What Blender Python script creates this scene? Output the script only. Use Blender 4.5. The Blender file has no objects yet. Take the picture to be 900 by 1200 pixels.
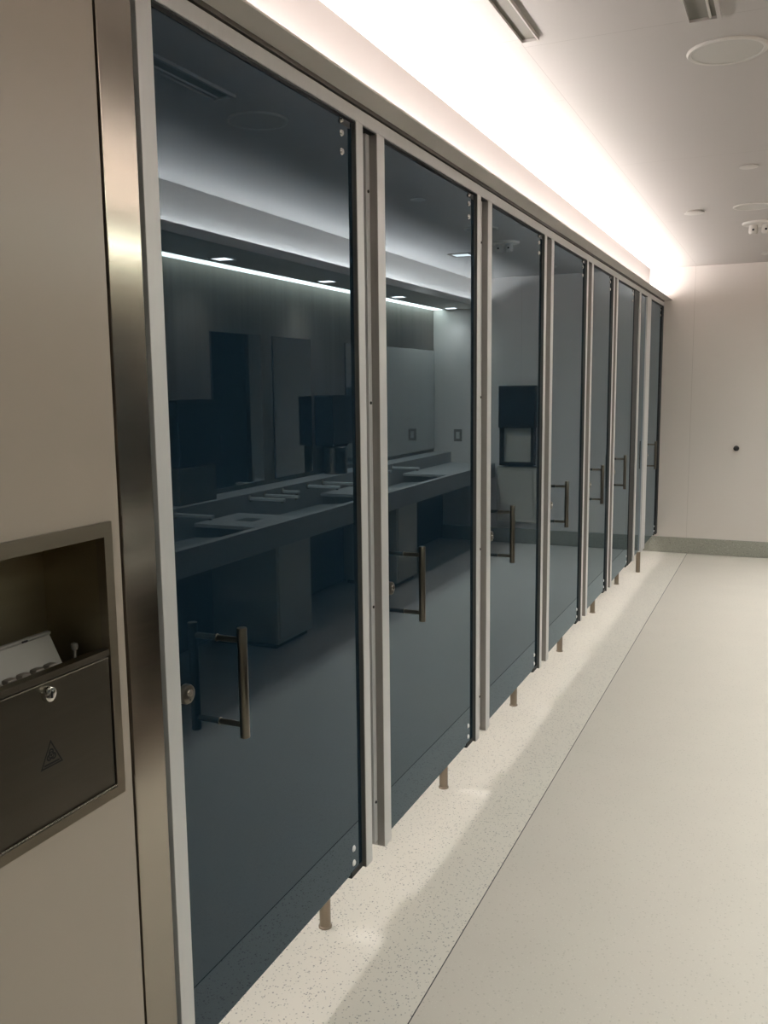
import bpy, bmesh, math, random
from mathutils import Vector, Matrix
random.seed(4)
S = bpy.context.scene
COL = S.collection

# ------------------------------------------------------------------ helpers
class MB:
    """collects simple shapes; build() links them as one mesh object"""
    def __init__(self): self.bm = bmesh.new()
    def box(self, x0, x1, y0, y1, z0, z1, bev=0.0, seg=2):
        r = bmesh.ops.create_cube(self.bm, size=1.0)
        vs = r['verts']
        bmesh.ops.scale(self.bm, vec=(x1-x0, y1-y0, z1-z0), verts=vs)
        bmesh.ops.translate(self.bm, vec=((x0+x1)/2, (y0+y1)/2, (z0+z1)/2), verts=vs)
        if bev > 0:
            es = list({e for v in vs for e in v.link_edges})
            bmesh.ops.bevel(self.bm, geom=es, offset=bev, segments=seg, profile=0.5, affect='EDGES')
        return self
    def cyl(self, p0, p1, r0, r1=None, seg=32, bev=0.0):
        p0, p1 = Vector(p0), Vector(p1)
        r1 = r0 if r1 is None else r1
        d = p1 - p0
        m = Matrix.Translation((p0+p1)/2) @ d.to_track_quat('Z', 'Y').to_matrix().to_4x4()
        r = bmesh.ops.create_cone(self.bm, cap_ends=True, segments=seg, radius1=r0, radius2=r1, depth=d.length, matrix=m)
        if bev > 0:
            es = [e for e in {e for v in r['verts'] for e in v.link_edges} if any(len(f.verts) > 4 for f in e.link_faces)]
            bmesh.ops.bevel(self.bm, geom=es, offset=bev, segments=2, profile=0.5, affect='EDGES')
        return self
    def lathe(self, prof, c, axis=(0, 0, 1), seg=48):
        """prof: list of (radius, height); revolved about axis through c"""
        q = Vector(axis).to_track_quat('Z', 'Y').to_matrix().to_4x4()
        m = Matrix.Translation(c) @ q
        rings = []
        for r, h in prof:
            if r < 1e-6:
                rings.append([self.bm.verts.new(m @ Vector((0, 0, h)))])
            else:
                rings.append([self.bm.verts.new(m @ Vector((r*math.cos(2*math.pi*k/seg), r*math.sin(2*math.pi*k/seg), h))) for k in range(seg)])
        for a, b in zip(rings, rings[1:]):
            for k in range(seg):
                k2 = (k+1) % seg
                if len(a) == 1 and len(b) == 1: continue
                if len(a) == 1: self.bm.faces.new((a[0], b[k], b[k2]))
                elif len(b) == 1: self.bm.faces.new((a[k], b[0], a[k2]))
                else: self.bm.faces.new((a[k], b[k], b[k2], a[k2]))
        return self
    def poly(self, pts):
        self.bm.faces.new([self.bm.verts.new(p) for p in pts]); return self
    def prism(self, pts, d):
        """extrude polygon pts by vector d"""
        a = [self.bm.verts.new(p) for p in pts]; b = [self.bm.verts.new(Vector(p)+Vector(d)) for p in pts]
        n = len(pts)
        self.bm.faces.new(a); self.bm.faces.new(b[::-1])
        for i in range(n):
            self.bm.faces.new((a[i], b[i], b[(i+1) % n], a[(i+1) % n]))
        return self
    def build(self, name, mat, parent=None, origin=None, smooth=False):
        bmesh.ops.recalc_face_normals(self.bm, faces=self.bm.faces)
        base = Vector((0, 0, 0)); q = parent
        while q is not None:
            base += Vector(q.location); q = q.parent
        if parent is None and origin is not None: base = Vector(origin)
        bmesh.ops.translate(self.bm, vec=-base, verts=self.bm.verts)
        me = bpy.data.meshes.new(name)
        self.bm.to_mesh(me); self.bm.free()
        o = bpy.data.objects.new(name, me); COL.objects.link(o)
        me.materials.append(mat)
        if smooth:
            for p in me.polygons: p.use_smooth = True
            try: me.set_sharp_from_angle(angle=math.radians(35))
            except Exception: pass
        if parent is not None: o.parent = parent
        elif origin is not None: o.location = origin
        return o

def tag(o, label=None, cat=None, group=None, kind=None):
    if label: o['label'] = label
    if cat: o['category'] = cat
    if group: o['group'] = group
    if kind: o['kind'] = kind
    return o
def thing(name, loc, label, cat, group=None):
    o = bpy.data.objects.new(name, None); COL.objects.link(o)
    o.location = loc; o.empty_display_size = 0.05
    return tag(o, label, cat, group)
def struct(name, mb, mat, label=None):
    o = mb.build(name, mat); o['kind'] = 'structure'
    if label: o['label'] = label
    return o

# ------------------------------------------------------------------ materials
def lin(c):
    return tuple(((v/255)/12.92 if v/255 <= 0.04045 else ((v/255+0.055)/1.055)**2.4) for v in c) + (1,)
def mat(name, rgb, rough=0.5, metal=0.0, ior=1.45, noise=0.0, nscale=(8, 8, 8), bump=0.0, coat=0.0, rvar=0.0, emit=None, estr=0.0, detail=4, tint=None):
    m = bpy.data.materials.new(name); m.use_nodes = True
    nt = m.node_tree; b = nt.nodes['Principled BSDF']
    c = lin(rgb)
    b.inputs['Base Color'].default_value = c
    b.inputs['Roughness'].default_value = rough
    b.inputs['Metallic'].default_value = metal
    b.inputs['IOR'].default_value = ior
    b.inputs['Coat Weight'].default_value = coat
    if tint: b.inputs['Specular Tint'].default_value = tint
    tc = nt.nodes.new('ShaderNodeTexCoord'); mp = nt.nodes.new('ShaderNodeMapping')
    mp.inputs['Scale'].default_value = nscale
    nz = nt.nodes.new('ShaderNodeTexNoise'); nz.inputs['Detail'].default_value = detail; nz.inputs['Scale'].default_value = 1.0
    nt.links.new(tc.outputs['Object'], mp.inputs['Vector']); nt.links.new(mp.outputs['Vector'], nz.inputs['Vector'])
    if noise > 0:
        mx = nt.nodes.new('ShaderNodeMix'); mx.data_type = 'RGBA'
        mx.inputs['A'].default_value = tuple(v*(1-noise) for v in c[:3]) + (1,)
        mx.inputs['B'].default_value = tuple(min(1, v*(1+noise)) for v in c[:3]) + (1,)
        nt.links.new(nz.outputs['Fac'], mx.inputs['Factor']); nt.links.new(mx.outputs['Result'], b.inputs['Base Color'])
    if rvar > 0:
        mr = nt.nodes.new('ShaderNodeMapRange')
        mr.inputs['To Min'].default_value = max(0.02, rough-rvar); mr.inputs['To Max'].default_value = rough+rvar
        nt.links.new(nz.outputs['Fac'], mr.inputs['Value']); nt.links.new(mr.outputs['Result'], b.inputs['Roughness'])
    if bump > 0:
        bp = nt.nodes.new('ShaderNodeBump'); bp.inputs['Strength'].default_value = bump; bp.inputs['Distance'].default_value = 0.002
        nt.links.new(nz.outputs['Fac'], bp.inputs['Height']); nt.links.new(bp.outputs['Normal'], b.inputs['Normal'])
    if emit:
        b.inputs['Emission Color'].default_value = emit; b.inputs['Emission Strength'].default_value = estr
    return m

def terrazzo(name, base, chips, scale, amount):
    m = mat(name, base, rough=0.42, noise=0.05, nscale=(3, 3, 3))
    nt = m.node_tree; b = nt.nodes['Principled BSDF']
    src = b.inputs['Base Color'].links[0].from_socket
    tc = nt.nodes.new('ShaderNodeTexCoord')
    for k, (rgb, thr) in enumerate(chips):
        mp = nt.nodes.new('ShaderNodeMapping'); mp.inputs['Location'].default_value = (k*3.7, k*1.3, k*.7)
        vo = nt.nodes.new('ShaderNodeTexVoronoi'); vo.inputs['Scale'].default_value = scale*(1+.35*k)
        nt.links.new(tc.outputs['Object'], mp.inputs['Vector']); nt.links.new(mp.outputs['Vector'], vo.inputs['Vector'])
        sx = nt.nodes.new('ShaderNodeSeparateColor'); nt.links.new(vo.outputs['Color'], sx.inputs['Color'])
        g = nt.nodes.new('ShaderNodeMath'); g.operation = 'GREATER_THAN'; g.inputs[1].default_value = 1-thr
        nt.links.new(sx.outputs['Red'], g.inputs[0])
        l = nt.nodes.new('ShaderNodeMath'); l.operation = 'LESS_THAN'; l.inputs[1].default_value = 0.42
        nt.links.new(vo.outputs['Distance'], l.inputs[0])
        mu = nt.nodes.new('ShaderNodeMath'); mu.operation = 'MULTIPLY'
        nt.links.new(g.outputs[0], mu.inputs[0]); nt.links.new(l.outputs[0], mu.inputs[1])
        m2 = nt.nodes.new('ShaderNodeMath'); m2.operation = 'MULTIPLY'; m2.inputs[1].default_value = amount
        nt.links.new(mu.outputs[0], m2.inputs[0])
        mx = nt.nodes.new('ShaderNodeMix'); mx.data_type = 'RGBA'
        mx.inputs['B'].default_value = lin(rgb)
        nt.links.new(m2.outputs[0], mx.inputs['Factor']); nt.links.new(src, mx.inputs['A'])
        src = mx.outputs['Result']
    nt.links.new(src, b.inputs['Base Color'])
    return m

def seams(m, lines, width, rgb, strength):
    """thin joint lines in a panelled surface; lines = list of (axis, pos, other_axis, lo, hi)"""
    nt = m.node_tree; b = nt.nodes['Principled BSDF']
    sock = b.inputs['Base Color']
    tc = nt.nodes.new('ShaderNodeTexCoord'); sp = nt.nodes.new('ShaderNodeSeparateXYZ')
    nt.links.new(tc.outputs['Object'], sp.inputs[0])
    def M(op, a, bb):
        n = nt.nodes.new('ShaderNodeMath'); n.operation = op
        for i, v in enumerate((a, bb)):
            if isinstance(v, (int, float)): n.inputs[i].default_value = v
            else: nt.links.new(v, n.inputs[i])
        return n.outputs[0]
    tot = None
    for ax, pos, oa, lo, hi in lines:
        d = M('ABSOLUTE', M('SUBTRACT', sp.outputs[ax], pos), 0)
        v = M('LESS_THAN', d, width)
        if oa is not None:
            v = M('MULTIPLY', v, M('GREATER_THAN', sp.outputs[oa], lo)); v = M('MULTIPLY', v, M('LESS_THAN', sp.outputs[oa], hi))
        tot = v if tot is None else M('MAXIMUM', tot, v)
    tot = M('MULTIPLY', tot, strength)
    mx = nt.nodes.new('ShaderNodeMix'); mx.data_type = 'RGBA'; mx.inputs['B'].default_value = lin(rgb)
    if sock.links: nt.links.new(sock.links[0].from_socket, mx.inputs['A'])
    else: mx.inputs['A'].default_value = sock.default_value
    nt.links.new(tot, mx.inputs['Factor']); nt.links.new(mx.outputs['Result'], sock)
    return m

def emitter(name, rgb, strength):
    m = bpy.data.materials.new(name); m.use_nodes = True
    nt = m.node_tree; nt.nodes.clear()
    e = nt.nodes.new('ShaderNodeEmission'); e.inputs['Color'].default_value = rgb; e.inputs['Strength'].default_value = strength
    o = nt.nodes.new('ShaderNodeOutputMaterial'); nt.links.new(e.outputs[0], o.inputs['Surface'])
    return m

WARM = (1.0, 0.93, 0.87, 1)
COVE = (1.0, 0.955, 0.935, 1)
GREENISH = (0.93, 1.0, 0.90, 1)
M = {}
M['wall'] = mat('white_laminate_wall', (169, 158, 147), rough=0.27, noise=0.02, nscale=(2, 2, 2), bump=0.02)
M['farwall'] = seams(mat('white_wall_panel', (216, 209, 203), rough=0.45, noise=0.02, nscale=(2, 2, 2)),
                     [(0, 0.245, None, 0, 0), (0, 1.22, None, 0, 0)], 0.0012, (150, 142, 132), 0.5)
M['ceil'] = seams(mat('white_ceiling_panel', (188, 182, 177), rough=0.7, noise=0.015, nscale=(1.5, 1.5, 1.5)),
                  [(0, 0.257, None, 0, 0), (1, 2.705, 0, .257, 2), (1, 4.285, 0, .257, 2), (1, 5.87, 0, .257, 2), (1, 1.12, 0, .257, 2),
                   (1, 3.24, 0, -1, .257), (1, 2.64, 0, -1, .257), (1, 4.9, 0, -1, .257), (1, 6.5, 0, -1, .257)], 0.0016, (130, 124, 116), 0.28)
M['header'] = mat('white_header_paint', (232, 226, 220), rough=0.55, noise=0.015)
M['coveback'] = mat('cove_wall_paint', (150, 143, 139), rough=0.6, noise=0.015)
M['floor'] = terrazzo('pale_speckled_floor', (212, 206, 197), [((166, 162, 152), .10), ((226, 222, 213), .10)], 160, .35)
M['border'] = terrazzo('terrazzo_floor_border', (228, 223, 214), [((96, 96, 104), .09), ((128, 127, 128), .12), ((228, 224, 217), .14)], 165, .55)
M['base'] = terrazzo('terrazzo_base', (150, 150, 140), [((96, 96, 96), .16), ((196, 194, 186), .14)], 130, .6)
M['joint'] = mat('dark_floor_joint', (72, 70, 74), rough=0.6)
M['alu'] = mat('satin_aluminium', (214, 213, 213), rough=0.42, metal=0.2, noise=0.05, nscale=(40, 40, 1.2))
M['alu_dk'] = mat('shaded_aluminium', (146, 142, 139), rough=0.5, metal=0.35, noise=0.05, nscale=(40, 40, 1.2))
M['trimgrey'] = mat('grey_painted_filler', (92, 88, 82), rough=0.6)
M['dark_strip'] = mat('dark_grey_reveal', (84, 84, 82), rough=0.5)
M['dark_and_shade'] = mat('black_parts_and_shade', (30, 31, 32), rough=0.6)  # near-black for pivots and joints, and for shade painted under the rail
def back_painted_glass(name, base, tint, ior):
    m = bpy.data.materials.new(name); m.use_nodes = True
    nt = m.node_tree; nt.nodes.clear()
    o = nt.nodes.new('ShaderNodeOutputMaterial'); mx = nt.nodes.new('ShaderNodeMixShader')
    d = nt.nodes.new('ShaderNodeBsdfDiffuse'); g = nt.nodes.new('ShaderNodeBsdfGlossy'); fr = nt.nodes.new('ShaderNodeFresnel')
    tc = nt.nodes.new('ShaderNodeTexCoord'); nz = nt.nodes.new('ShaderNodeTexNoise'); nz.inputs['Scale'].default_value = 1.5
    ra = nt.nodes.new('ShaderNodeMix'); ra.data_type = 'RGBA'
    c = lin(base); ra.inputs['A'].default_value = tuple(v*.95 for v in c[:3])+(1,); ra.inputs['B'].default_value = tuple(v*1.05 for v in c[:3])+(1,)
    nt.links.new(tc.outputs['Object'], nz.inputs['Vector']); nt.links.new(nz.outputs['Fac'], ra.inputs['Factor']); nt.links.new(ra.outputs['Result'], d.inputs['Color'])
    g.inputs['Color'].default_value = tint; g.inputs['Roughness'].default_value = .01
    fr.inputs['IOR'].default_value = ior
    nt.links.new(fr.outputs[0], mx.inputs[0]); nt.links.new(d.outputs[0], mx.inputs[1]); nt.links.new(g.outputs[0], mx.inputs[2]); nt.links.new(mx.outputs[0], o.inputs['Surface'])
    return m
M['glass'] = back_painted_glass('dark_slate_blue_back_painted_glass', (18, 34, 46), (.74, .89, 1.0, 1), 1.52)
M['steel'] = mat('brushed_stainless', (166, 158, 147), rough=0.15, metal=1.0, noise=0.02, nscale=(6, 6, 90), rvar=.03)
M['steel_h'] = mat('brushed_stainless_cabinet', (90, 85, 76), rough=0.36, metal=1.0, noise=0.08, nscale=(60, 3, 90), rvar=.05)
M['steel_in'] = mat('olive_stainless', (150, 140, 118), rough=0.42, metal=1.0, noise=0.10, nscale=(20, 3, 40), rvar=.06)  # brownish stainless of the niche liner and the ledge box
M['satin'] = mat('satin_nickel', (108, 104, 95), rough=0.28, metal=1.0, noise=0.04, nscale=(30, 30, 4))
M['bronze'] = mat('satin_steel_foot', (140, 128, 114), rough=0.35, metal=0.9, noise=0.05)
M['flange'] = mat('brushed_stainless_flange', (140, 131, 116), rough=0.38, metal=1.0, noise=0.06, nscale=(60, 3, 90), rvar=.04)
M['bright'] = mat('bright_satin_steel', (226, 226, 224), rough=0.35, metal=.35)
M['hinge'] = mat('dull_hinge_steel', (120, 114, 104), rough=0.5, metal=.7)
M['chrome'] = mat('polished_screw', (205, 202, 196), rough=0.15, metal=1.0)
M['black'] = mat('matt_black', (14, 13, 13), rough=0.5)
M['ink'] = mat('black_printed_ink', (12, 11, 10), rough=0.6)
M['plastic'] = mat('white_plastic', (128, 124, 118), rough=0.45, noise=0.03)
M['plastic_dim'] = mat('off_white_plastic', (104, 97, 90), rough=0.5, noise=0.05)
M['cap'] = mat('white_metal_cap', (206, 201, 194), rough=0.5)
M['mesh'] = mat('speaker_mesh', (194, 190, 183), rough=0.75, noise=0.06, nscale=(260, 260, 260), bump=.05)
M['slot'] = mat('shaded_slot', (128, 124, 116), rough=0.7)
M['wood'] = mat('grey_brown_wood_panel', (120, 113, 103), rough=0.45, noise=0.5, nscale=(34, 34, .6), detail=6)
M['mirror'] = mat('silver_mirror', (228, 232, 232), rough=0.01, metal=1.0)
M['counter'] = terrazzo('grey_solid_surface', (160, 160, 157), [((120, 120, 120), .12), ((214, 214, 210), .1)], 150, .5)
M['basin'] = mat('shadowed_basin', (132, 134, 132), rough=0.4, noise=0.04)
M['under'] = mat('dark_undercounter_panel', (60, 62, 64), rough=0.6, noise=0.05)
M['cream'] = mat('pale_laminate', (190, 184, 172), rough=0.5, noise=0.03)
M['stallwall'] = mat('white_stall_wall', (220, 216, 210), rough=0.5)
M['dark_disp'] = mat('smoked_dispenser_cover', (34, 36, 38), rough=0.22, noise=0.05)
E_COVE = emitter('cove_led', COVE, 88)
E_COVE_R = emitter('vanity_cove_led', COVE, 170)
E_SLOT = emitter('slot_led', GREENISH, 23)
E_DOWN = emitter('downlight_lens', (1.0, .985, .96, 1), 24)
E_STALL = emitter('stall_led', (1.0, .97, .95, 1), 300)

# ------------------------------------------------------------------ dimensions
YB, YF = -1.6, 8.17          # back / far wall
XR = 2.075                   # sink wall
ZC = 2.438                   # ceiling
G = -0.012                   # face of the door glass
RL0, RL1 = 2.12, 2.152       # head rail
HS = 2.168                   # underside of the header over the stalls
SOF, LIP = 2.175, 2.222      # header soffit, top of its lip
XS = -1.40                   # back of the stalls
BASE = 0.178                 # door bottom

# ------------------------------------------------------------------ room shell
struct('floor', MB().box(.258, XR+.1, YB-.1, YF+.1, -.1, 0), M['floor'], 'pale speckled floor of the aisle')
struct('floor_border', MB().box(XS-.1, .255, YB-.1, YF+.1, -.1, 0), M['border'], 'grey terrazzo border strip along the stall doors')
struct('trim_1', MB().box(.255, .258, YB-.1, YF+.1, -.1, 0.0003), M['joint'], 'thin dark joint between terrazzo border and aisle floor')
struct('ceiling', MB().box(XS-.1, XR+.1, YB-.1, YF+.1, ZC, ZC+.1), M['ceil'], 'white panelled ceiling')
# wall with the recessed waste cabinet
HY0, HY1, HZ0, HZ1 = .838, 1.139, .808, 1.252
w = MB()
w.box(-.10, 0, YB, HY0, 0, SOF); w.box(-.10, 0, HY1, 1.172, 0, SOF)
w.box(-.10, 0, HY0, HY1, 0, HZ0); w.box(-.10, 0, HY0, HY1, HZ1, SOF)
bmesh.ops.remove_doubles(w.bm, verts=w.bm.verts, dist=1e-5)
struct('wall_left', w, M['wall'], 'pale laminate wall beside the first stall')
struct('wall_far', MB().box(XS-.1, XR+.1, YF, YF+.1, 0, ZC), M['farwall'], 'pale panelled end wall of the restroom')
struct('wall_right', MB().box(XR, XR+.1, YB-.1, YF, 0, ZC), M['wood'], 'grey brown wood wall above the sinks')
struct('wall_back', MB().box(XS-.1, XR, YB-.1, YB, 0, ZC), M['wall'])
struct('wall_stall', MB().box(XS-.1, XS, YB, YF, 0, ZC), M['stallwall'])
struct('wall_stall_end', MB().box(XS, -.14, 1.172, 1.20, 0, ZC), M['stallwall'])
struct('baseboard_far', MB().box(XS, XR, YF-.012, YF, 0, .137, .004), M['base'], 'speckled terrazzo base along the end wall')
# header over the stalls: soffit, lip and pocket for the cove light
h = MB()
h.prism([(-.14, YB, HS), (.064, YB, HS), (.064, YB, HS+.005), (-.02, YB, HS+.016), (-.14, YB, HS+.016)], (0, YF-YB, 0))
struct('trim_2', h, M['header'], 'long white header with a light cove above the stall doors')
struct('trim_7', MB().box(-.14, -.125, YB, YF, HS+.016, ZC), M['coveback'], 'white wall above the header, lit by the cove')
struct('trim_3', MB().box(-.05, -.012, 1.172, YF, RL1, HS).box(-.05, -.001, 1.172, YF, RL1+.006, HS), M['trimgrey'], 'shadow gap between head rail and header')
# dropped soffit over the sinks
s = MB()
s.prism([(1.57, YB, SOF), (1.968, YB, SOF), (1.968, YB, SOF+.05), (1.70, YB, SOF+.05), (1.70, YB, ZC), (1.68, YB, ZC), (1.68, YB, SOF+.015), (1.582, YB, SOF+.015), (1.582, YB, LIP), (1.57, YB, LIP)], (0, YF-YB, 0))
struct('trim_4', s, M['header'], 'white dropped soffit above the sinks')
# steel cover strip and the shadow gap beside it
struct('trim_5', MB().box(-.06, .0015, 1.178, 1.262, 0, SOF, .0015), M['steel'], 'tall brushed stainless cover strip beside the first door')
struct('trim_6', MB().box(-.08, -.012, 1.170, 1.276, 0, SOF), M['dark_and_shade'], 'dark joint around the stainless strip')

# ------------------------------------------------------------------ lights in the room
def strip(name, x0, x1, y0, y1, z0, z1, m, label, cat='light', group=None):
    o = MB().box(x0, x1, y0, y1, z0, z1).build(name, m, origin=((x0+x1)/2, (y0+y1)/2, z0))
    return tag(o, label, cat, group)
strip('cove_light', -.105, -.070, .35, YF-.03, SOF+.0105, SOF+.0115, E_COVE, 'long white light strip hidden in the header above the stalls')
strip('vanity_cove_light', 1.640, 1.672, .8, YF-.03, SOF+.0155, SOF+.0165, E_COVE_R, 'white light strip in the cove of the soffit facing the stalls')
strip('wall_slot_light', 1.970, 2.074, YB+.05, YF-.02, SOF+.001, SOF+.010, E_SLOT, 'thin bright slot light along the top of the wood wall')
for k, yc in enumerate((1.60, 2.52, 3.46, 4.395, 5.325, 6.245, 7.45)):
    strip('stall_light', XS+.15, XS+.19, yc-.18, yc+.18, 2.30, 2.315, E_STALL, 'short white light fitting over the toilet behind the %s door' % ('first', 'second', 'third', 'fourth', 'fifth', 'sixth', 'last')[k], 'light', 'light fittings inside the stalls')
def spot(name, loc, watts, parent, size=132):
    l = bpy.data.lights.new(name, 'SPOT'); l.energy = watts; l.spot_size = math.radians(size); l.spot_blend = 1.0
    l.shadow_soft_size = .05; l.color = (1.0, .975, .945)
    o = bpy.data.objects.new(name, l); COL.objects.link(o); o.parent = parent
    o.location = Vector(loc)-Vector(parent.location)
ylist = [4.31+1.235*k for k in range(-2, 4)]  # first two are out of view, added to light the near end
ord_ = ['unseen one nearest the photographer', 'unseen one fifth from the end wall', 'mirrored leftmost in the first door', 'mirrored rightmost in the first door', 'mirrored leftmost in the second door', 'mirrored nearest the end wall']
for y, wd in zip(ylist, ord_):
    t = thing('square_downlight', (1.845, y, SOF), 'square white downlight in sink soffit, '+wd, 'light', 'square downlights over the sinks')
    f = MB()
    a, b = .058, .048
    f.box(1.845-a, 1.845-b, y-a, y+a, SOF-.004, SOF); f.box(1.845+b, 1.845+a, y-a, y+a, SOF-.004, SOF)
    f.box(1.845-b, 1.845+b, y-a, y-b, SOF-.004, SOF); f.box(1.845-b, 1.845+b, y+b, y+a, SOF-.004, SOF)
    f.build('trim_ring', M['cap'], t)
    MB().box(1.845-b, 1.845+b, y-b, y+b, SOF-.002, SOF-.0005).build('lens', E_DOWN, t)
    spot('downlight_lamp', (1.845, y, SOF-.012), 48 if y < 7.5 else 16, t)

# ------------------------------------------------------------------ stall front
NTH = ['first', 'second', 'third', 'fourth', 'fifth', 'sixth', 'seventh']
yL = [1.319, 2.278, 3.232, 4.18, 5.10, 5.89, 7.385]
yR = [2.104, 3.062, 4.006, 4.922, 5.722, 6.600, 8.085]
hr = thing('head_rail', (0, 1.274, RL0), 'long satin aluminium rail running above all the stall doors', 'rail')
MB().box(-.045, 0, 1.2765, YF-.001, RL0, RL1, .0015).build('rail', M['alu'], hr)
MB().box(-.044, -.003, 1.30, YF-.01, RL0-.0035, RL0).build('dark_strip', M['dark_and_shade'], hr)['label'] = 'dark sheet standing for the shade under the rail'  # added dark sheet, the underside's shade put into its colour

def post(A0, B1, label, gap=.020, first=False):
    t = thing('stall_post', (0, A0, 0.16), label, 'post', 'aluminium posts between the stall doors')
    A1, B0 = A0+.038, B1-.047
    MB().box(-.046, 0, A0, A1, .164, RL0, .0012).build('hinge_jamb', M['alu'], t)
    MB().box(-.044, -.0012, A0-.003, A0, .166, RL0-.004).build('reveal_strip', M['dark_strip'], t)['label'] = 'dark grey strip beside the door'  # dark grey strip along the side face of the hinge jamb
    MB().box(-.046, 0, B0, B1, .162, RL0, .0012).build('strike_jamb', M['alu'], t)
    wb = MB().box(-.030, -.022, A1+gap, B0, .180, RL0).build('web_plate', M['alu'], t)
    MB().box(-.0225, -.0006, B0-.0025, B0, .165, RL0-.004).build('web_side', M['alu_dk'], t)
    MB().box(-.052, -.046, A0+.004, B1-.004, .185, RL0).build('gap_blackout', M['black'], t)  # added black sheet, keeps the bright stall from showing through the gap
    for z in (1.975, 1.43, .87, .30):
        MB().cyl((-.022, B0-.013, z), (-.0195, B0-.013, z), .004, seg=16).build('screw', M['black'], wb)
    return t
names = ['between the first and second doors', 'between the second and third doors', 'between the third and fourth doors', 'between the fourth and fifth doors', 'between the fifth and sixth doors']
for i in range(5):
    post(yR[i]+.003, yL[i+1], 'satin aluminium post with recessed screw plate '+names[i], gap=.062 if i == 0 else .008)
# first stile beside the steel strip
t = thing('stall_post', (0, 1.276, 0), 'flat aluminium stile between stainless strip and first door', 'post', 'aluminium posts between the stall doors')
MB().box(-.046, 0, 1.2765, 1.3175, 0, RL0, .0012).build('stile', M['alu'], t)
# posts of the end stall
t = thing('stall_post', (0, 6.603, .16), 'dark shaded post with thin bright edge after the sixth door', 'post', 'aluminium posts between the stall doors')
MB().box(-.046, -.008, 6.603, 6.80, .164, RL0, .001).build('recessed_plate', M['dark_and_shade'], t)
MB().box(-.046, 0, 6.80, 6.855, .162, RL0, .0012).build('strike_jamb', M['alu'], t)
t = thing('stall_post', (0, 7.19, 0), 'aluminium post on a tall foot before the last door', 'post', 'aluminium posts between the stall doors')
MB().box(-.046, 0, 7.19, 7.383, .162, RL0, .0012).build('strike_jamb', M['alu'], t)
MB().cyl((-.02, 7.20, 0), (-.02, 7.20, .162), .0165, seg=24).build('foot', M['bronze'], t, smooth=True)
t = thing('stall_post', (0, 8.09, .16), 'dark narrow end stile against the far wall', 'post', 'aluminium posts between the stall doors')
MB().box(-.046, -.002, 8.09, YF-.002, .164, RL0, .001).build('stile', M['dark_and_shade'], t)
# fixed side panel of the end stall
sp = MB().box(G-.010, G, 6.858, 7.187, BASE, RL0-.006, .001).build('side_panel', M['glass'], origin=(G, 6.858, BASE))
tag(sp, 'narrow fixed dark glass panel without handle between the last two doors', 'panel')

def door(i):
    y0, y1 = yL[i], yR[i]
    t = thing('stall_door', (G, y0, BASE), 'dark slate blue glass stall door, %s from the stainless strip' % NTH[i] if i < 6 else 'dark slate blue glass stall door against the far wall', 'door', 'glass stall doors')
    MB().box(G-.010, G, y0+.001, y1-.001, BASE, RL0-.006, .001).build('glass_panel', M['glass'], t)
    # pull handle
    hy = y0+.137
    hx = G+.058
    hd = MB().cyl((hx, hy, .787), (hx, hy, 1.011), .0098, seg=32, bev=.0012).build('pull_handle', M['satin'], t, smooth=True)
    for z in (.985, .813):
        MB().cyl((G-.0005, hy, z), (hx-.006, hy, z), .0062, seg=20).build('standoff', M['satin'], hd, smooth=True)
        MB().lathe([(0, .0015), (.0072, .0015), (.0078, .001), (.0078, 0)], (G, hy, z), (1, 0, 0), 24).build('collar', M['satin'], hd, smooth=True)
    # lock rose
    lk = MB().lathe([(0, .013), (.014, .013), (.0175, .0115), (.0190, .008), (.0190, 0), (0, 0)], (G, y0+.024, .906), (1, 0, 0), 40).build('door_lock', M['satin'], t, smooth=True)
    MB().lathe([(0, .0155), (.0065, .0155), (.0075, .013)], (G, y0+.024, .909), (1, 0, 0), 24).build('indicator', M['chrome'], lk, smooth=True)
    MB().box(G+.0125, G+.0136, y0+.0225, y0+.0255, .894, .898).build('slot', M['black'], lk)
    # pivot fittings at the hinge corner
    yc = y1-.055
    tp = MB().box(G-.012, G+.0015, yc-.012, y1-.012, RL0-.022, RL0-.006, .001).build('top_pivot', M['dark_and_shade'], t)
    MB().lathe([(0, .005), (.004, .0045), (.006, 0)], (G+.001, yc-.004, RL0-.014), (1, 0, 0), 20).build('pivot_pin', M['chrome'], tp, smooth=True)
    bt = MB().box(G-.012, G+.002, yc-.016, y1-.002, .166, .182, .0015).build('bottom_pivot', M['dark_and_shade'], t)
    for z in (2.079, 2.036):
        MB().lathe([(0, .004), (.006, .0035), (.0085, .001), (.009, 0)], (G, yc, z), (1, 0, 0), 24).build('screw', M['chrome'], tp, smooth=True)
    for z in (.244, .203):
        MB().lathe([(0, .004), (.006, .0035), (.0085, .001), (.009, 0)], (G, yc+.002, z), (1, 0, 0), 24).build('screw', M['alu'], bt, smooth=True)
for i in range(7): door(i)

# partitions behind the doors, each on a steel foot
fy = [2.045, 2.99, 3.93, 4.86, 5.79, 6.70]
for k, y in enumerate(fy):
    t = thing('stall_partition', (-.115, y, 0), 'stall partition on a round steel foot showing under the %s door' % NTH[k] if k < 5 else 'stall partition on a round steel foot after the sixth door', 'partition', 'partitions between the stalls')
    MB().box(XS+.17, -.06, y-.013, y+.013, .20, 2.0, .001).build('panel', M['stallwall'], t)
    lg = MB().cyl((-.10, y, 0), (-.10, y, .20), .0155, seg=28).build('leg', M['bronze'], t, smooth=True)
    MB().lathe([(.0155, .006), (.0185, .004), (.0185, 0)], (-.10, y, 0), seg=28).build('floor_shoe', M['bronze'], lg, smooth=True)

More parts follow.
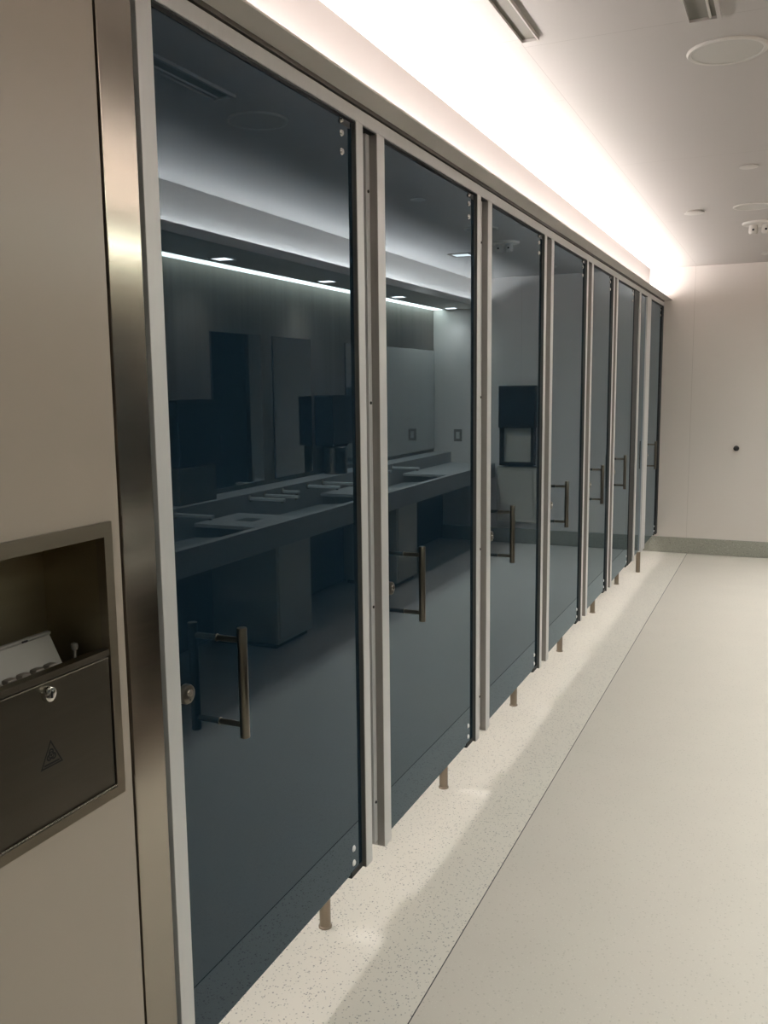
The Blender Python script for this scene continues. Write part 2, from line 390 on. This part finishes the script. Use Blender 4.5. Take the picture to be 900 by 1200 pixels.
# ------------------------------------------------------------------ recessed waste cabinet in the left wall
cb = thing('waste_cabinet', (0, .989, .80), 'recessed stainless waste cabinet with locked lower door and open niche', 'cabinet')
Y0, Y1, Z0, Z1 = .831, 1.147, .801, 1.263      # outer flange
y0, y1, z0, z1 = .849, 1.129, .817, 1.239      # opening
def frame(mb, o, i, xo, xi):
    """picture-frame flange, outer rectangle o at xo sloping to inner rectangle i at xi"""
    (a0, a1, b0, b1), (c0, c1, d0, d1) = o, i
    O = [(xo, a0, b0), (xo, a1, b0), (xo, a1, b1), (xo, a0, b1)]; I = [(xi, c0, d0), (xi, c1, d0), (xi, c1, d1), (xi, c0, d1)]
    W = [(-.001, *p[1:]) for p in O]; B = [(-.012, *p[1:]) for p in I]
    for k in range(4):
        j = (k+1) % 4
        mb.poly([O[k], O[j], I[j], I[k]]); mb.poly([W[k], W[j], O[j], O[k]]); mb.poly([I[k], I[j], B[j], B[k]])
    bmesh.ops.remove_doubles(mb.bm, verts=mb.bm.verts, dist=1e-6)
    return mb
frame(MB(), (Y0, Y1, Z0, Z1), (y0, y1, z0, z1), .0065, .0055).build('flange', M['flange'], cb)
n = MB()   # liner of the niche
D = -.128
n.box(D-.004, D, y0-.004, y1+.004, z0, z1+.003)
n.box(D, -.002, y0-.006, y0-.001, z0, z1); n.box(D, -.002, y1+.001, y1+.006, z0, z1)
n.box(D, -.002, y0, y1, z1+.001, z1+.005); n.box(D, -.004, y0, y1, .985, .989)
n.build('liner', M['steel_in'], cb)
d_ = MB().box(-.020, .004, y0+.002, y1-.003, z0+.003, 1.041, .0015).build('cabinet_door', M['steel_h'], cb)
MB().prism([(-.012, y0+.002, 1.0435), (.005, y0+.002, 1.0435), (.006, y0+.002, 1.0545), (-.012, y0+.002, 1.0545)], (0, y1-y0-.005, 0)).build('top_edge', M['steel_h'], cb)
lk = MB().lathe([(0, .010), (.008, .010), (.011, .0085), (.0122, .004), (.0122, 0)], (.0035, .989, 1.023), (1, 0, 0), 32).build('key_lock', M['chrome'], d_, smooth=True)
MB().box(.012, .0142, .9877, .9903, 1.0175, 1.028).build('key_slot', M['black'], d_)
hg = MB()
k = 0
yy = y0+.004
while yy < y1-.006:
    hg.cyl((.006, yy, z0+.0035), (.006, yy+.0062, z0+.0035), (.0018), seg=10); yy += .0072
hg.build('piano_hinge', M['hinge'], d_, smooth=True)
# printed biohazard triangle
bio = MB()
def ring(mb, cy, cz, r0, r1, a0, a1, x, n=28):
    a0, a1 = math.radians(a0), math.radians(a1)
    for q in range(n):
        s0, s1 = a0+(a1-a0)*q/n, a0+(a1-a0)*(q+1)/n
        mb.poly([(x, cy+r0*math.cos(s0), cz+r0*math.sin(s0)), (x, cy+r1*math.cos(s0), cz+r1*math.sin(s0)), (x, cy+r1*math.cos(s1), cz+r1*math.sin(s1)), (x, cy+r0*math.cos(s1), cz+r0*math.sin(s1))])
xb = .00445
T = [(.966, .909), (1.012, .909), (.989, .951)]
cen = (.989, .923)
for a, b in zip(T, T[1:]+T[:1]):
    q = lambda p, s: (xb, cen[0]+(p[0]-cen[0])*s, cen[1]+(p[1]-cen[1])*s)
    bio.poly([q(a, 1), q(b, 1), q(b, .82), q(a, .82)])
cc = (.989, .9265)
ring(bio, *cc, .0040, .0060, 0, 360, xb+.00003)
ring(bio, *cc, 0, .0020, 0, 360, xb+.00003)
for a in (90, 210, 330):
    ar = math.radians(a)
    ring(bio, cc[0]+.0052*math.cos(ar), cc[1]+.0052*math.sin(ar), .0026, .0054, a-150, a+150, xb+.00002)
bio.poly([(xb, .9725, .9125), (xb, 1.0055, .9125), (xb, 1.0045, .9155), (xb, .9735, .9155)])
bio.build('biohazard_symbol', M['ink'], d_)['label'] = 'black biohazard triangle print'

# tray of white plastic inside the niche
tr = thing('plastic_tray', (-.06, .95, .989), 'white plastic tray with a raised slotted back inside the waste cabinet', 'tray')
bk = MB()
bk.prism([(-.052, .860, 1.028), (-.056, .860, 1.028), (-.086, .860, 1.083), (-.082, .860, 1.085)], (0, .225, 0))
bk.box(-.087, -.078, .860, 1.087, 1.081, 1.0865, .0015)
back = bk.build('back_flap', M['plastic'], tr)
MB().box(-.0815, -.0765, 1.025, 1.036, 1.0822, 1.0853).build('slot', M['black'], back)
MB().box(-.082, -.022, .858, 1.10, .990, 1.030, .004).build('tray_body', M['plastic_dim'], tr)
for k in range(7):
    yk = .872+.0275*k
    MB().box(-.052, -.036, yk, yk+.019, 1.0285, 1.048, .004).build('ridge', M['plastic_dim'], tr, smooth=True)
cl = MB().cyl((-.055, 1.113, .989), (-.055, 1.113, 1.053), .0026, seg=14).lathe([(0, .013), (.005, .011), (.0062, .006), (.005, .001), (0, 0)], (-.055, 1.113, 1.050), seg=20).build('swab', M['plastic'], origin=(-.055, 1.113, .989), smooth=True)
tag(cl, 'small white round-tipped stick standing beside the plastic tray', 'swab')

# ------------------------------------------------------------------ ceiling fittings
def slot_diffuser(x0, x1, y0, y1, label, e=.010, blade=True):
    t = thing('slot_diffuser', ((x0+x1)/2, y1, ZC), label, 'diffuser', 'slot diffusers in the ceiling')
    f = MB()
    f.box(x0-e, x0, y0, y1+e, ZC-.010, ZC); f.box(x1, x1+e, y0, y1+e, ZC-.010, ZC); f.box(x0, x1, y1, y1+e, ZC-.010, ZC)
    f.build('frame', M['ceil'], t)
    MB().box(x0, x1, y0, y1, ZC-.002, ZC).build('slot_shade', M['slot'], t)  # sheet flush with the ceiling, shade of a recess put into its grey
    if blade: MB().box(x1-.020, x1-.014, y0, y1-.003, ZC-.008, ZC-.002).build('blade', M['cap'], t)
slot_diffuser(.268, .312, -.6, 2.64, 'long grey ceiling slot nearest the cove light', .004, False)
slot_diffuser(.712, .782, -.6, 2.695, 'wider grey ceiling slot ending near the round speaker')
sp = thing('ceiling_speaker', (.79, 2.985, ZC), 'large flat round white speaker grille near the photo top', 'speaker', 'round ceiling speakers')
MB().lathe([(.100, .006), (.109, .007), (.114, .003), (.114, 0)], (.79, 2.985, ZC), (0, 0, -1), 64).build('rim', M['cap'], sp, smooth=True)
MB().lathe([(0, .004), (.098, .004), (.100, .006), (.100, 0)], (.79, 2.985, ZC), (0, 0, -1), 64).build('grille', M['mesh'], sp, smooth=True)
sp = thing('ceiling_speaker', (.775, 5.58, ZC), 'faint flat round grille just before the hanging ceiling fitting', 'speaker', 'round ceiling speakers')
MB().lathe([(.094, .005), (.103, .006), (.107, .003), (.107, 0)], (.775, 5.58, ZC), (0, 0, -1), 64).build('rim', M['cap'], sp, smooth=True)
MB().lathe([(0, .004), (.092, .004), (.094, .005), (.094, 0)], (.775, 5.58, ZC), (0, 0, -1), 64).build('grille', M['mesh'], sp, smooth=True)
def cap(x, y, r, drop, label):
    o = MB().lathe([(0, drop+.004), (r*.9, drop+.004), (r, drop+.002), (r, drop), (r*.8, drop-.001), (r*.8, 0)], (x, y, ZC), (0, 0, -1), 48).build('sprinkler_cover', M['cap'], origin=(x, y, ZC), smooth=True)
    tag(o, label, 'sprinkler cover', 'round sprinkler covers on the ceiling')
cap(.462, 5.6, .056, .008, 'small round white ceiling cover closest to the cove light')
cap(.79, 4.56, .041, .003, 'small round white ceiling cover between the two round grilles')
cap(.81, 7.58, .045, .008, 'small round ceiling cover nearest the end wall')
em = thing('emergency_fitting', (.79, 6.16, ZC), 'white round ceiling plate with small hanging lamp heads', 'ceiling fitting')
MB().lathe([(0, .016), (.085, .016), (.096, .012), (.098, .008), (.098, 0)], (.79, 6.16, ZC), (0, 0, -1), 64).build('plate', M['cap'], em, smooth=True)
for sx in (-.032, .040):
    hd = MB().lathe([(.024, 0), (.026, .02), (.027, .042), (.022, .053), (0, .056)], (.79+sx, 6.155, ZC-.014), (0, 0, -1), 32).build('lamp_head', M['cap'], em, smooth=True)
    MB().lathe([(0, .003), (.006, .002), (.007, 0)], (.79+sx, 6.1295, ZC-.045), (0, -1, 0), 24).build('lens', M['black'], hd, smooth=True)
sq = thing('recessed_light', (1.25, 6.60, ZC), 'square recessed ceiling light mirrored in the second door', 'light')
f = MB(); a, b = .085, .065
f.box(1.25-a, 1.25-b, 6.6-a, 6.6+a, ZC-.006, ZC); f.box(1.25+b, 1.25+a, 6.6-a, 6.6+a, ZC-.006, ZC); f.box(1.25-b, 1.25+b, 6.6-a, 6.6-b, ZC-.006, ZC); f.box(1.25-b, 1.25+b, 6.6+b, 6.6+a, ZC-.006, ZC)
f.build('trim_ring', M['slot'], sq); MB().box(1.25-b, 1.25+b, 6.6-b, 6.6+b, ZC-.003, ZC-.0005).build('lens', emitter('recessed_lens', (1, .97, .93, 1), 6), sq)
spot('recessed_lamp', (1.25, 6.6, ZC-.015), 66, sq)

# ------------------------------------------------------------------ end wall fittings
kn = MB().lathe([(.010, 0), (.010, .012), (.015, .016), (.021, .026), (.023, .036), (.019, .044), (.009, .048), (0, .049)], (.622, YF, .924), (0, -1, 0), 40).build('wall_bumper', M['black'], origin=(.622, YF, .924), smooth=True)
tag(kn, 'small black round bumper knob on the pale end wall', 'bumper')
pl = thing('wall_plate', (1.83, YF, 1.0), 'white wall plate with rocker switch beside the sinks', 'switch')
MB().box(1.79, 1.87, YF-.006, YF, .945, 1.06, .002).build('plate', M['plastic'], pl)
MB().box(1.813, 1.847, YF-.009, YF-.005, .97, 1.035, .001).build('rocker', M['cap'], pl)
# towel dispenser above a waste receptacle on the end wall
td = thing('towel_dispenser', (1.235, YF, .735), 'dark towel dispenser with open lower bay on the end wall, mirrored in the third door', 'dispenser', 'dark paper towel dispensers')
MB().box(1.065, 1.405, YF-.10, YF, 1.08, 1.465, .008).build('cover', M['dark_disp'], td)
w = MB(); w.box(1.075, 1.10, YF-.09, YF, .74, 1.08); w.box(1.37, 1.395, YF-.09, YF, .74, 1.08); w.box(1.075, 1.395, YF-.09, YF, .735, .765)
w.build('side_frame', M['dark_disp'], td)
MB().box(1.10, 1.37, YF-.02, YF-.004, .765, 1.08).build('bay_back', M['cream'], td)
wb = thing('waste_receptacle', (1.235, YF, .2), 'pale steel waste receptacle below the dark towel dispenser', 'bin')
MB().box(1.05, 1.43, YF-.06, YF-.0005, .205, .72, .006).build('body', M['cream'], wb)
MB().box(1.08, 1.40, YF-.064, YF-.059, .235, .69, .003).build('bin_door', M['cream'], wb)

# ------------------------------------------------------------------ sink side (seen mirrored in the door glass)
XW = XR
vc = thing('vanity_counter', (1.75, 4.0, .6), 'long grey solid counter with troughs and raised back ledge', 'counter')
CT = .745; XF = 1.462
decks = [(2.53, 2.97), (4.03, 4.47), (5.50, 5.98), (6.98, YF)]
ends = [1.2] + [v for d in decks for v in d]
tp = MB()
tp.box(XF, XF+.045, 1.2, YF-.001, CT-.02, CT, .003)                 # front curb
for a, b in decks: tp.box(XF+.045, 1.90, a, min(b, YF-.001), CT-.02, CT, .002)
tp.build('counter_top', M['counter'], vc)
gaps = [(1.2, 2.53), (2.97, 4.03), (4.47, 5.50), (5.98, 6.98)]
for a, b in gaps:
    bs = MB()
    bs.prism([(XF+.045, a, CT-.008), (XF+.05, a, CT-.05), (1.86, a, CT-.075), (1.90, a, CT-.075), (1.90, a, CT-.09), (XF+.045, a, CT-.09)], (0, b-a, 0))
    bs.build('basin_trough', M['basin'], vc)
for (a, b), c in zip(decks[:3], (2.75, 4.25, 5.74)):
    MB().box(1.63, 1.74, c-.055, c+.055, CT-.001, CT+.002, .001).build('waste_hole', M['under'], vc)
MB().box(XF, XF+.022, 1.2, YF-.001, .615, CT-.018).build('apron', M['counter'], vc)
MB().box(1.90, XW-.001, 1.2, YF-.001, .60, .845, .003).build('back_ledge', M['counter'], vc)
MB().box(1.985, XW-.002, 1.2, YF-.001, .02, .60).build('knee_panel', M['under'], vc)
for k, y in enumerate((2.80, 4.49, 6.2)):
    wds = ['behind the others toward the photographer', 'mirrored in the first door', 'mirrored in the second door'][k]
    pb = thing('pedestal_bin', (1.75, y, 0), 'pale upright waste bin cabinet under the counter, '+wds, 'bin', 'pedestal bins under the counter')
    MB().box(1.545, 1.98, y-.20, y+.20, .03, .612, .004).build('body', M['cream'], pb)
    MB().box(1.538, 1.546, y-.185, y+.185, .06, .60, .003).build('bin_door', M['cream'], pb)
    MB().box(1.57, 1.96, y-.18, y+.18, .001, .03).build('plinth', M['under'], pb)
# faucet bars projecting from the ledge
def bar(y, ln, label, group='bar faucets over the troughs'):
    t = thing('bar_faucet', (1.90, y, .80), label, 'faucet', group)
    MB().box(1.90-ln, 1.90, y-.012, y+.012, .805, .822, .003).build('spout', M['bright'], t)
    MB().lathe([(0, .006), (.018, .006), (.02, .003), (.02, 0)], (1.90, y, .8135), (-1, 0, 0), 28).build('wall_flange', M['steel'], t, smooth=True)
    MB().cyl((1.90-ln+.02, y, .796), (1.90-ln+.02, y, .806), .008, seg=18).build('outlet', M['chrome'], t, smooth=True)
fl = [(2.0, 'nearest the camera side of the counter'), (3.25, 'before the first deck'), (3.87, 'at the left edge of the first door'), (4.60, 'long bar just past the first mirrored deck'), (4.77, 'second bar past the first mirrored deck'), (4.99, 'short bar past the first mirrored deck'), (5.32, 'before the second mirrored deck'), (5.54, 'beside the second mirrored deck'), (6.45, 'just past the second door edge'), (6.75, 'last before the end deck')]
for k, (y, wd) in enumerate(fl): bar(y, .12 if k in (5, 8) else .24, 'flat steel bar faucet over the trough, '+wd)
# mirrors
for (a, b, wd) in ((1.3, 2.3, 'wide frameless mirror on the wood wall nearest the photographer'), (2.55, 3.85, 'frameless mirror on the wood wall before the first towel dispenser'), (4.49, 5.04, 'dark looking frameless mirror just past the first towel dispenser'), (5.19, 5.705, 'narrow frameless mirror before the second towel dispenser'), (6.26, YF-.004, 'widest frameless mirror running to the end wall corner')):
    t = thing('wall_mirror', (XW, (a+b)/2, .87), wd, 'mirror', 'frameless mirrors over the sinks')
    MB().box(XW-.010, XW-.0005, a, b, .872, 1.803).build('backing', M['under'], t)
    MB().box(XW-.0115, XW-.010, a+.003, b-.003, .875, 1.800).build('mirror_glass', M['mirror'], t)
# towel dispensers between the mirrors
for (a, b, wd) in ((3.96, 4.31, 'between the mirrors at the left of the first door'), (5.755, 6.08, 'between the mirrors at the right of the first door')):
    t = thing('towel_dispenser', (XW, (a+b)/2, 1.05), 'dark boxy towel dispenser '+wd, 'dispenser', 'dark paper towel dispensers')
    MB().box(XW-.15, XW-.001, a, b, 1.055, 1.405, .006).build('cover', M['dark_disp'], t)
    MB().box(XW-.155, XW-.001, a-.004, b+.004, 1.405, 1.412, .001).build('top_cap', M['steel'], t)
    MB().box(XW-.13, XW-.02, a+.05, b-.05, 1.046, 1.056).build('outlet_slot', M['black'], t)
bx = MB().box(1.93, XW-.013, 3.955, 4.30, .846, 1.045, .004).build('steel_box', M['steel_in'], origin=(2.0, 4.13, .846)); tag(bx, 'plain steel box on the ledge below the left towel dispenser', 'box')
cy = MB().lathe([(0, 0), (.085, 0), (.088, .003), (.088, .19), (.083, .195), (.080, .19), (.078, .02), (0, .02)], (1.985, 5.90, .846), seg=40).build('steel_canister', M['steel'], origin=(1.985, 5.90, .846), smooth=True); tag(cy, 'round steel canister on the ledge below the right towel dispenser', 'canister')

# ------------------------------------------------------------------ world, camera, view
wd = bpy.data.worlds.new('World'); S.world = wd; wd.use_nodes = True
wd.node_tree.nodes['Background'].inputs['Color'].default_value = (.9, .88, .85, 1)
wd.node_tree.nodes['Background'].inputs['Strength'].default_value = 0.02
cam = bpy.data.cameras.new('camera'); co = bpy.data.objects.new('camera', cam); COL.objects.link(co)
yaw, pitch, roll = (math.radians(v) for v in (23.973, -7.935, -0.6265))
f = Vector((-math.sin(yaw)*math.cos(pitch), math.cos(yaw)*math.cos(pitch), math.sin(pitch)))
r = Vector((math.cos(yaw), math.sin(yaw), 0)); u = r.cross(f)
c_, s_ = math.cos(roll), math.sin(roll)
r2 = c_*r+s_*u; u2 = -s_*r+c_*u
mw = Matrix(((r2.x, u2.x, -f.x, 1.0), (r2.y, u2.y, -f.y, 0.0), (r2.z, u2.z, -f.z, 1.475), (0, 0, 0, 1)))
co.matrix_world = mw
cam.sensor_fit = 'AUTO'; cam.sensor_width = 36.0; cam.lens = 1060.8/1200*36.0
cam.clip_start = 0.02; cam.clip_end = 60
S.camera = co
S.view_settings.view_transform = 'Standard'
S.view_settings.look = 'None'
S.view_settings.exposure = 0.0
S.cycles.use_denoising = True
S.cycles.max_bounces = 14; S.cycles.diffuse_bounces = 8; S.cycles.glossy_bounces = 8
S.cycles.caustics_reflective = False
S.cycles.sample_clamp_indirect = 6.0
